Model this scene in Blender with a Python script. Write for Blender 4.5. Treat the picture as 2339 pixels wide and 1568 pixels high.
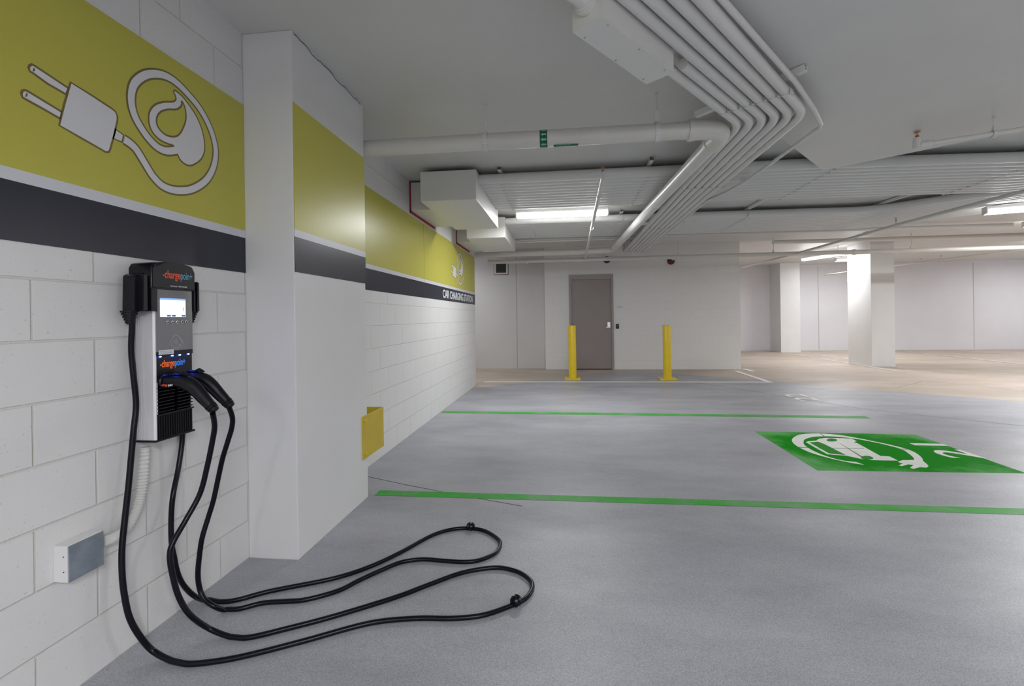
import bpy, bmesh, math, random
from mathutils import Vector, Matrix, geometry
from math import radians, sin, cos, pi

# ------------------------------------------------------------ camera, light, exposure
sc = bpy.context.scene
for o in list(bpy.data.objects):
    bpy.data.objects.remove(o, do_unlink=True)
C = bpy.data.collections.new('garage'); sc.collection.children.link(C)

FPX, YAW, ROLL, CYP, EYE = 1070.08, 0.11346, 0.01363, 726.7, 1.2544
cd = bpy.data.cameras.new('camera'); cam = bpy.data.objects.new('camera', cd); C.objects.link(cam)
cd.sensor_width = 36; cd.sensor_fit = 'HORIZONTAL'; cd.lens = FPX / 2339 * 36
cd.shift_y = -(784 - CYP) / 2339
cd.clip_start = .02; cd.clip_end = 100
fw = Vector((-sin(YAW), cos(YAW), 0)); rt = Vector((cos(YAW), sin(YAW), 0)); up = Vector((0, 0, 1))
r2 = rt * cos(ROLL) - up * sin(ROLL); u2 = rt * sin(ROLL) + up * cos(ROLL)
M = Matrix((r2, u2, -fw)).transposed().to_4x4(); M.translation = (0, 0, EYE)
cam.matrix_world = M
sc.camera = cam

world = bpy.data.worlds.new('world'); sc.world = world; world.use_nodes = True
world.node_tree.nodes['Background'].inputs[0].default_value = (.5, .5, .55, 1)
world.node_tree.nodes['Background'].inputs[1].default_value = 0.02
sc.view_settings.view_transform = 'Standard'; sc.view_settings.look = 'None'
sc.view_settings.gamma = 1; sc.view_settings.use_curve_mapping = False
sc.view_settings.exposure = -0.27
LAMP = 62.0                       # watts of the tubes in every strip light
# x, y, z of diffuser bottom, turn in degrees, label, strength factor of its tube
LAMPS = [
    (-.03, 6.33, 2.605, 0, 'lit fluorescent strip light between the two conduit banks, beside the ceiling boxes', 1.0),
    (-3.0, 10.1, 2.60, 0, 'added unseen fill light beyond the end of the left wall', .42),  # added out of sight to brighten the door wall and back-left wall
    (6.05, 6.60, 2.52, -18, 'lit fluorescent strip light cut by the right edge of the photo', .9),
    (6.58, 12.85, 2.68, -72, 'lit fluorescent strip light left of the square column, seen almost end on', .95),
    (11.6, 12.4, 2.68, 0, 'small far lit fluorescent strip light at the right edge, over the far wall', 1.0),
    (8.31, 8.74, 2.665, -6, 'lit fluorescent strip light above the long fire pipe at the right edge', 1.5),
    (.9, -1.3, 2.40, 0, 'lit fluorescent strip light behind the camera, under the low ceiling slab', 1.7),
    (2.6, -3.0, 2.40, 35, 'added unseen fill light well behind the camera to the right', 1.5),  # added to share the light from behind and soften the pillar shadow
    (4.3, 1.2, 2.47, 0, 'unseen strip light right of the camera, under the low ceiling slab', .9),  # unseen, placed to light the near area from the right
    (-.6, -3.4, 2.47, 90, 'added unseen fill light behind the camera near the left wall', .55),  # added fill for the front face of the pillar
    (9.0, 3.0, 2.62, 0, 'unseen fill light far to the right, outside the photo', .8),  # unseen source, placed to fill the right side
    (8.6, 14.9, 2.80, 0, 'added unseen fill light behind the head of the square column', .95),  # added out of sight so the far bay gets brighter
    (14.6, 14.9, 2.80, 0, 'unseen fill light in the far right corner, outside the photo', 1.0),  # unseen source filling the far corner
    (13.0, 7.0, 2.62, 0, 'unseen fill light in the right bay, outside the photo', .5),  # unseen, weak fill for the right bay
]

# ------------------------------------------------------------ materials
def nodes(name):
    m = bpy.data.materials.new(name); m.use_nodes = True
    nt = m.node_tree; b = nt.nodes['Principled BSDF']
    return m, nt, b
def N(nt, t, **kw):
    n = nt.nodes.new(t)
    for k, v in kw.items():
        if k in n.inputs: n.inputs[k].default_value = v
        else: setattr(n, k, v)
    return n
def mat(name, col, rough=.5, metal=0, noise=0, nscale=8, bump=0, bscale=60, spec=.5, coat=0, col2=None):
    m, nt, b = nodes(name); L = nt.links.new
    b.inputs['Roughness'].default_value = rough; b.inputs['Metallic'].default_value = metal
    b.inputs['Specular IOR Level'].default_value = spec; b.inputs['Coat Weight'].default_value = coat
    b.inputs['Base Color'].default_value = (*col, 1)
    tc = N(nt, 'ShaderNodeTexCoord')
    if noise or col2:
        n = N(nt, 'ShaderNodeTexNoise'); n.inputs['Scale'].default_value = nscale; n.inputs['Detail'].default_value = 5
        L(tc.outputs['Object'], n.inputs['Vector'])
        mx = N(nt, 'ShaderNodeMix'); mx.data_type = 'RGBA'
        c2 = col2 or tuple(c * (1 - noise) for c in col)
        mx.inputs[6].default_value = (*c2, 1); mx.inputs[7].default_value = (*col, 1)
        rp = N(nt, 'ShaderNodeMapRange'); rp.inputs[1].default_value = .35; rp.inputs[2].default_value = .65
        L(n.outputs[0], rp.inputs[0]); L(rp.outputs[0], mx.inputs[0]); L(mx.outputs[2], b.inputs['Base Color'])
    if bump:
        n2 = N(nt, 'ShaderNodeTexNoise'); n2.inputs['Scale'].default_value = bscale; n2.inputs['Detail'].default_value = 4
        L(tc.outputs['Object'], n2.inputs['Vector'])
        bp = N(nt, 'ShaderNodeBump'); bp.inputs['Strength'].default_value = bump; bp.inputs['Distance'].default_value = .004
        L(n2.outputs[0], bp.inputs['Height']); L(bp.outputs[0], b.inputs['Normal'])
    return m
def emit(name, col, s, back=None):
    m, nt, b = nodes(name)
    b.inputs['Base Color'].default_value = (*(back or col), 1)
    b.inputs['Emission Color'].default_value = (*col, 1); b.inputs['Emission Strength'].default_value = s
    return m
def block_mat(name, col, mortar, axis, rough=.45, strength=.6, off=(0, 0)):
    """painted concrete blocks, 0.4 x 0.2 m; axis 'y' = wall runs along Y, 'x' = along X"""
    m, nt, b = nodes(name); L = nt.links.new
    tc = N(nt, 'ShaderNodeTexCoord'); sp = N(nt, 'ShaderNodeSeparateXYZ'); cb = N(nt, 'ShaderNodeCombineXYZ')
    L(tc.outputs['Object'], sp.inputs[0])
    ad = N(nt, 'ShaderNodeMath', operation='ADD'); ad.inputs[1].default_value = off[0]
    L(sp.outputs['Y' if axis == 'y' else 'X'], ad.inputs[0]); L(ad.outputs[0], cb.inputs[0])
    ad2 = N(nt, 'ShaderNodeMath', operation='ADD'); ad2.inputs[1].default_value = off[1]
    L(sp.outputs['Z'], ad2.inputs[0]); L(ad2.outputs[0], cb.inputs[1])
    br = N(nt, 'ShaderNodeTexBrick'); br.offset = .5; br.squash = 1
    br.inputs['Scale'].default_value = 1; br.inputs['Brick Width'].default_value = .4; br.inputs['Row Height'].default_value = .2
    br.inputs['Mortar Size'].default_value = .0052; br.inputs['Mortar Smooth'].default_value = .6
    br.inputs['Color1'].default_value = (*col, 1); br.inputs['Color2'].default_value = (*[c * .985 for c in col], 1)
    br.inputs['Mortar'].default_value = (*mortar, 1)
    L(cb.outputs[0], br.inputs['Vector'])
    # small pores
    v = N(nt, 'ShaderNodeTexNoise'); v.inputs['Scale'].default_value = 95; v.inputs['Detail'].default_value = 2
    L(tc.outputs['Object'], v.inputs['Vector'])
    mr = N(nt, 'ShaderNodeMapRange'); mr.inputs[1].default_value = .27; mr.inputs[2].default_value = .33
    mr.inputs[3].default_value = .8; mr.inputs[4].default_value = 1
    L(v.outputs[0], mr.inputs[0])
    mu = N(nt, 'ShaderNodeMix'); mu.data_type = 'RGBA'; mu.blend_type = 'MULTIPLY'; mu.inputs[0].default_value = 1
    L(br.outputs[0], mu.inputs[6]); L(mr.outputs[0], mu.inputs[7]); L(mu.outputs[2], b.inputs['Base Color'])
    b.inputs['Roughness'].default_value = rough
    n2 = N(nt, 'ShaderNodeTexNoise'); n2.inputs['Scale'].default_value = 120; n2.inputs['Detail'].default_value = 3
    L(tc.outputs['Object'], n2.inputs['Vector'])
    b1 = N(nt, 'ShaderNodeBump'); b1.inputs['Strength'].default_value = .18; b1.inputs['Distance'].default_value = .002
    L(n2.outputs[0], b1.inputs['Height'])
    inv = N(nt, 'ShaderNodeMath', operation='SUBTRACT'); inv.inputs[0].default_value = 1
    L(br.outputs['Fac'], inv.inputs[1])
    b2 = N(nt, 'ShaderNodeBump'); b2.inputs['Strength'].default_value = strength; b2.inputs['Distance'].default_value = .004
    L(inv.outputs[0], b2.inputs['Height']); L(b1.outputs[0], b2.inputs['Normal']); L(b2.outputs[0], b.inputs['Normal'])
    return m
def worn_mat(name, col, under, lo=.38, hi=.6, scale=2.2, rough=.5, floorvar=0):
    """paint worn through to the surface under it"""
    m, nt, b = nodes(name); L = nt.links.new
    tc = N(nt, 'ShaderNodeTexCoord')
    n = N(nt, 'ShaderNodeTexNoise'); n.inputs['Scale'].default_value = scale; n.inputs['Detail'].default_value = 8; n.inputs['Roughness'].default_value = .65
    L(tc.outputs['Object'], n.inputs['Vector'])
    n3 = N(nt, 'ShaderNodeTexNoise'); n3.inputs['Scale'].default_value = 160; n3.inputs['Detail'].default_value = 2
    L(tc.outputs['Object'], n3.inputs['Vector'])
    ad = N(nt, 'ShaderNodeMath', operation='MULTIPLY_ADD'); ad.inputs[1].default_value = .25
    L(n3.outputs[0], ad.inputs[0]); L(n.outputs[0], ad.inputs[2])
    mr = N(nt, 'ShaderNodeMapRange'); mr.inputs[1].default_value = lo + .12; mr.inputs[2].default_value = hi + .12
    L(ad.outputs[0], mr.inputs[0])
    if floorvar:      # more wear towards the rim of the painted square
        b.inputs['Specular IOR Level'].default_value = .02
        mp = N(nt, 'ShaderNodeMapping'); mp.inputs['Scale'].default_value = (1.3, 1.6, 0)
        L(tc.outputs['Object'], mp.inputs[0])
        ln = N(nt, 'ShaderNodeVectorMath', operation='LENGTH'); L(mp.outputs[0], ln.inputs[0])
        m4 = N(nt, 'ShaderNodeMapRange'); m4.inputs[1].default_value = .55; m4.inputs[2].default_value = 1.25; m4.inputs[3].default_value = .16; m4.inputs[4].default_value = -.16
        L(ln.outputs['Value'], m4.inputs[0])
        a2 = N(nt, 'ShaderNodeMath', operation='ADD'); L(ad.outputs[0], a2.inputs[0]); L(m4.outputs[0], a2.inputs[1]); L(a2.outputs[0], mr.inputs[0])
    mx = N(nt, 'ShaderNodeMix'); mx.data_type = 'RGBA'; mx.inputs[6].default_value = (*under, 1); mx.inputs[7].default_value = (*col, 1)
    L(mr.outputs[0], mx.inputs[0]); L(mx.outputs[2], b.inputs['Base Color'])
    b.inputs['Roughness'].default_value = rough
    if not floorvar: b.inputs['Specular IOR Level'].default_value = .15
    return m
def floor_mat(name, c1, c2, rough, spk):
    m, nt, b = nodes(name); L = nt.links.new
    tc = N(nt, 'ShaderNodeTexCoord')
    n = N(nt, 'ShaderNodeTexNoise'); n.inputs['Scale'].default_value = .9; n.inputs['Detail'].default_value = 9; n.inputs['Roughness'].default_value = .62
    mp = N(nt, 'ShaderNodeMapping'); mp.inputs['Scale'].default_value = (.7, 1.6, 1)
    L(tc.outputs['Object'], mp.inputs[0]); L(mp.outputs[0], n.inputs['Vector'])
    n2 = N(nt, 'ShaderNodeTexNoise'); n2.inputs['Scale'].default_value = 220; n2.inputs['Detail'].default_value = 2
    L(tc.outputs['Object'], n2.inputs['Vector'])
    mr = N(nt, 'ShaderNodeMapRange'); mr.inputs[1].default_value = .3; mr.inputs[2].default_value = .7
    L(n.outputs[0], mr.inputs[0])
    mx = N(nt, 'ShaderNodeMix'); mx.data_type = 'RGBA'; mx.inputs[6].default_value = (*c1, 1); mx.inputs[7].default_value = (*c2, 1)
    L(mr.outputs[0], mx.inputs[0])
    m3 = N(nt, 'ShaderNodeMapRange'); m3.inputs[1].default_value = .3; m3.inputs[2].default_value = .7; m3.inputs[3].default_value = 1 - spk; m3.inputs[4].default_value = 1 + spk
    L(n2.outputs[0], m3.inputs[0])
    mu = N(nt, 'ShaderNodeMix'); mu.data_type = 'RGBA'; mu.blend_type = 'MULTIPLY'; mu.inputs[0].default_value = 1
    L(mx.outputs[2], mu.inputs[6]); L(m3.outputs[0], mu.inputs[7]); L(mu.outputs[2], b.inputs['Base Color'])
    b.inputs['Specular IOR Level'].default_value = .38
    r = N(nt, 'ShaderNodeMapRange'); r.inputs[1].default_value = .3; r.inputs[2].default_value = .7; r.inputs[3].default_value = rough + .08; r.inputs[4].default_value = rough - .06
    L(n.outputs[0], r.inputs[0]); L(r.outputs[0], b.inputs['Roughness'])
    bp = N(nt, 'ShaderNodeBump'); bp.inputs['Strength'].default_value = .25; bp.inputs['Distance'].default_value = .002
    L(n2.outputs[0], bp.inputs['Height']); L(bp.outputs[0], b.inputs['Normal'])
    return m

WHITE = (.74, .725, .70)
m_block = block_mat('painted block wall', (.75, .745, .74), (.675, .66, .615), 'y', off=(.095, 0))
m_blockx = block_mat('painted block wall across', (.82, .81, .80), (.775, .765, .75), 'x', off=(.1, 0), strength=.35)
m_plaster = mat('painted concrete', (.76, .755, .755), .38, bump=.1, bscale=18, noise=.03, nscale=3)
m_far = mat('painted far wall', (.74, .73, .77), .5, bump=.1, bscale=14, noise=.04, nscale=1.2)
m_ceil = mat('painted ceiling', (.66, .65, .63), .42, bump=.12, bscale=9, noise=.05, nscale=2)
m_pipe = mat('painted pipe', (.70, .69, .67), .32, noise=.02, nscale=6)
m_pipe2 = mat('cream painted pipe', (.69, .67, .625), .38, noise=.03, nscale=6)
m_box = mat('painted box', (.72, .71, .68), .42, noise=.02, nscale=4, bump=.03)
m_green = mat('olive sign vinyl', (.54, .505, .085), .33, spec=.4)
m_dark = mat('charcoal sign vinyl', (.020, .021, .036), .3, spec=.4)
m_band = mat('pale sign vinyl', (.66, .67, .71), .35)
m_art = mat('white sign print', (.72, .72, .74), .35)
m_brown = mat('brown sign outline', (.20, .145, .05), .4)
m_tan = floor_mat('bare concrete floor', (.40, .335, .28), (.55, .47, .40), .5, .10)
m_grey = floor_mat('grey sealed floor', (.27, .275, .305), (.425, .43, .465), .42, .24)
m_joint = mat('floor joint', (.10, .10, .10), .8)
m_gline = worn_mat('green line paint', (.045, .36, .04), (.20, .36, .20), .30, .56, 3.5)
m_gpatch = worn_mat('green patch paint', (.0, .25, .0), (.15, .42, .14), .28, .54, 1.8, .6, 1)
m_wline = worn_mat('white line paint', (.90, .90, .88), (.74, .73, .71), .3, .5, 5)
m_wline2 = worn_mat('faded line paint', (.66, .62, .57), (.54, .48, .42), .34, .56, 3)
m_wmark = mat('white stencil paint', (.80, .81, .76), .5, noise=.08, nscale=9)
m_joint2 = mat('stencil gap', (.05, .17, .05), .6)
m_yellow = mat('yellow bollard paint', (.78, .56, .012), .35, noise=.06, nscale=6)
m_yellow2 = mat('yellow guard paint', (.62, .46, .02), .38, noise=.08, nscale=9)
m_door = mat('taupe door paint', (.30, .255, .245), .42, noise=.06, nscale=2)
m_steel = mat('brushed steel', (.6, .6, .62), .28, metal=1)
m_black = mat('black plastic', (.006, .006, .010), .3, spec=.32)
m_blackm = mat('matt black plastic', (.007, .007, .009), .5, spec=.25)
m_cord = mat('black rubber cord', (.003, .003, .008), .3, spec=.25)
m_alu = mat('brushed aluminium', (.78, .77, .79), .4, metal=.35)
m_glass = mat('smoked glass panel', (.17, .17, .185), .08, coat=1)
m_galv = mat('galvanised cover plate', (.30, .345, .40), .38, metal=.35, noise=.3, nscale=14)
m_red = mat('red firestop', (.33, .008, .03), .6)
m_bell = mat('dark red bell', (.10, .008, .006), .4)
m_brass = mat('brass sprinkler', (.45, .14, .03), .35, metal=.7)
m_lcd = emit('lit display', (.78, .90, 1), 1.15)
m_lcdbar = emit('display title bar', (.25, .42, .85), .8)
m_lcdink = mat('display ink', (.05, .12, .35), .5)
m_led = emit('blue led', (.01, .06, 1), 520)
m_org = emit('orange lettering', (1, .16, .01), .25, (.9, .14, .01))
m_blu = emit('blue lettering', (.05, .25, 1), .25, (.05, .3, .9))
m_wht = mat('white lettering', (.75, .77, .8), .5)
m_redl = mat('red lettering', (.85, .09, .03), .5)
m_teal = mat('teal lettering', (.12, .34, .45), .5)
m_lamp = mat('lamp housing', (.75, .72, .72), .4)
m_lgreen = mat('green pipe label', (.0, .12, .055), .45)
m_lpale = mat('pale label print', (.30, .55, .50), .5)
m_dark2 = mat('dark opening', (.02, .02, .018), .8)
m_crack = mat('cracked caulk', (.10, .095, .09), .8)

# ------------------------------------------------------------ mesh helpers
def wloc(p):
    v = Vector((0, 0, 0))
    while p: v += p.location; p = p.parent
    return v
def obj(name, bm, m, parent=None, smooth=False):
    me = bpy.data.meshes.new(name)
    if parent: bmesh.ops.translate(bm, verts=bm.verts, vec=-wloc(parent))
    bmesh.ops.recalc_face_normals(bm, faces=bm.faces)
    if smooth:
        for f in bm.faces: f.smooth = True
        for e in bm.edges:
            if len(e.link_faces) == 2 and e.calc_face_angle(0) > .6: e.smooth = False
    bm.to_mesh(me); bm.free()
    me.materials.append(m)
    o = bpy.data.objects.new(name, me); C.objects.link(o); o.parent = parent
    return o
def tag(o, label, cat, group=None, kind=None):
    o['label'] = label; o['category'] = cat
    if group: o['group'] = group
    if kind: o['kind'] = kind
    return o
def thing(name, label, cat, loc=(0, 0, 0), group=None):
    o = bpy.data.objects.new(name, None); C.objects.link(o); o.location = loc; o.empty_display_size = .05
    return tag(o, label, cat, group)
def struct(name, bm, m, smooth=False, parent=None):
    o = obj(name, bm, m, parent, smooth)
    if not parent: o['kind'] = 'structure'
    return o
def copy_tree(o, parent=None):
    c = o.copy(); C.objects.link(c); c.parent = parent
    for ch in list(o.children): copy_tree(ch, c)
    return c
def B(): return bmesh.new()
def box(bm, x0, x1, y0, y1, z0, z1, bev=0, seg=2):
    vs = [bm.verts.new((x, y, z)) for z in (z0, z1) for x, y in ((x0, y0), (x1, y0), (x1, y1), (x0, y1))]
    fs = [(0, 3, 2, 1), (4, 5, 6, 7), (0, 1, 5, 4), (1, 2, 6, 5), (2, 3, 7, 6), (3, 0, 4, 7)]
    F = [bm.faces.new([vs[i] for i in f]) for f in fs]
    if bev:
        es = list({e for f in F for e in f.edges})
        bmesh.ops.bevel(bm, geom=es, offset=bev, segments=seg, affect='EDGES', profile=.6)
    return bm
def prism(bm, pts, d):
    """closed polygon of 3-D points pushed along vector d"""
    d = Vector(d); a = [bm.verts.new(p) for p in pts]; b = [bm.verts.new(Vector(p) + d) for p in pts]
    n = len(pts); bm.faces.new(a); bm.faces.new(b[::-1])
    for i in range(n): bm.faces.new((a[i], b[i], b[(i + 1) % n], a[(i + 1) % n]))
    return bm
def polyfill(bm, pts, d):
    """concave polygon, triangulated, with thickness d"""
    d = Vector(d); P = [Vector(p) for p in pts]
    tris = geometry.tessellate_polygon([P])
    a = [bm.verts.new(p) for p in P]; b = [bm.verts.new(p + d) for p in P]; n = len(P)
    for t in tris:
        try: bm.faces.new([b[i] for i in t])
        except ValueError: pass
    for i in range(n): bm.faces.new((a[i], b[i], b[(i + 1) % n], a[(i + 1) % n]))
    return bm
def catmull(P, k=6, closed=False):
    P = [Vector(p) for p in P]; n = len(P); out = []
    R = range(n if closed else n - 1)
    for i in R:
        g = lambda j: P[j % n] if closed else P[max(0, min(n - 1, j))]
        p0, p1, p2, p3 = g(i - 1), g(i), g(i + 1), g(i + 2)
        for s in range(k):
            t = s / k
            out.append(.5 * ((2 * p1) + (p2 - p0) * t + (2 * p0 - 5 * p1 + 4 * p2 - p3) * t * t + (3 * p1 - p0 - 3 * p2 + p3) * t ** 3))
    if not closed: out.append(P[-1])
    return out
def tube(bm, pts, r, n=16, caps=True, flat=None):
    """tube through points; r a number or a list; flat=(a,b) squashes the section"""
    P = [Vector(p) for p in pts]; m = len(P)
    R = r if isinstance(r, (list, tuple)) else [r] * m
    rings = []; prev = None
    for i in range(m):
        t = (P[min(i + 1, m - 1)] - P[max(i - 1, 0)]).normalized()
        if prev is None:
            a = Vector((0, 0, 1)) if abs(t.z) < .9 else Vector((0, 1, 0))
            u = t.cross(a).normalized()
        else:
            u = (prev - t * prev.dot(t)).normalized()
        prev = u; v = t.cross(u)
        fa, fb = flat or (1, 1)
        rings.append([bm.verts.new(P[i] + (u * cos(2 * pi * k / n) * fa + v * sin(2 * pi * k / n) * fb) * R[i]) for k in range(n)])
    for i in range(m - 1):
        for k in range(n):
            bm.faces.new((rings[i][k], rings[i][(k + 1) % n], rings[i + 1][(k + 1) % n], rings[i + 1][k]))
    if caps: bm.faces.new(rings[0][::-1]); bm.faces.new(rings[-1])
    return bm
def cyl(bm, p0, p1, r, n=20, r1=None): return tube(bm, [p0, p1], [r, r if r1 is None else r1], n)
def lathe(bm, c, prof, n=24, axis='z'):
    ax = {'z': Vector((0, 0, 1)), 'y': Vector((0, -1, 0)), 'x': Vector((1, 0, 0))}[axis]
    return tube(bm, [Vector(c) + ax * h for r, h in prof], [max(r, .0004) for r, h in prof], n)
def lathe2(bm, c, prof, n=24, axis='z'):
    ax = {'z': Vector((0, 0, 1)), 'y': Vector((0, -1, 0)), 'x': Vector((1, 0, 0))}[axis]
    a = Vector((0, 0, 1)) if abs(ax.z) < .9 else Vector((0, 1, 0))
    u = ax.cross(a).normalized(); v = ax.cross(u); rings = []
    for r, h in prof:
        r = max(r, .0004)
        rings.append([bm.verts.new(Vector(c) + ax * h + (u * cos(2 * pi * k / n) + v * sin(2 * pi * k / n)) * r) for k in range(n)])
    for i in range(len(rings) - 1):
        for k in range(n): bm.faces.new((rings[i][k], rings[i][(k + 1) % n], rings[i + 1][(k + 1) % n], rings[i + 1][k]))
    bm.faces.new(rings[0][::-1]); bm.faces.new(rings[-1])
    return bm
def ribbon(bm, pts, w, nrm, h, closed=False):
    """flat strip of width w lying on a plane of normal nrm, raised by h"""
    P = [Vector(p) for p in pts]; nrm = Vector(nrm); m = len(P); a = []; b = []
    for i in range(m):
        q0 = P[(i - 1) % m] if closed else P[max(i - 1, 0)]
        q1 = P[(i + 1) % m] if closed else P[min(i + 1, m - 1)]
        t = (q1 - q0).normalized(); s = nrm.cross(t).normalized() * (w / 2)
        a.append(bm.verts.new(P[i] + s + nrm * h)); b.append(bm.verts.new(P[i] - s + nrm * h))
    for i in range(m if closed else m - 1):
        j = (i + 1) % m; bm.faces.new((a[i], a[j], b[j], b[i]))
    return bm
def text(name, s, size, m, parent, origin, right, upv, sx=1, ext=.0006, align='LEFT', bold=0):
    cu = bpy.data.curves.new(name, 'FONT'); cu.body = s; cu.size = size; cu.extrude = ext; cu.align_x = align; cu.offset = bold
    t = bpy.data.objects.new(name, cu); C.objects.link(t)
    dg = bpy.context.evaluated_depsgraph_get(); dg.update()
    me = bpy.data.meshes.new_from_object(t.evaluated_get(dg)); bpy.data.objects.remove(t, do_unlink=True)
    r = Vector(right).normalized(); u = Vector(upv).normalized(); nn = r.cross(u)
    MM = Matrix((r * sx, u, nn)).transposed().to_4x4(); MM.translation = Vector(origin) - (wloc(parent) if parent else Vector())
    me.transform(MM); me.materials.clear(); me.materials.append(m); me.name = name
    o = bpy.data.objects.new(name, me); C.objects.link(o); o.parent = parent
    return o
ORD = ['first', 'second', 'third', 'fourth', 'fifth', 'sixth', 'seventh', 'eighth', 'ninth', 'tenth', 'eleventh', 'twelfth', 'thirteenth']

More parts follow.
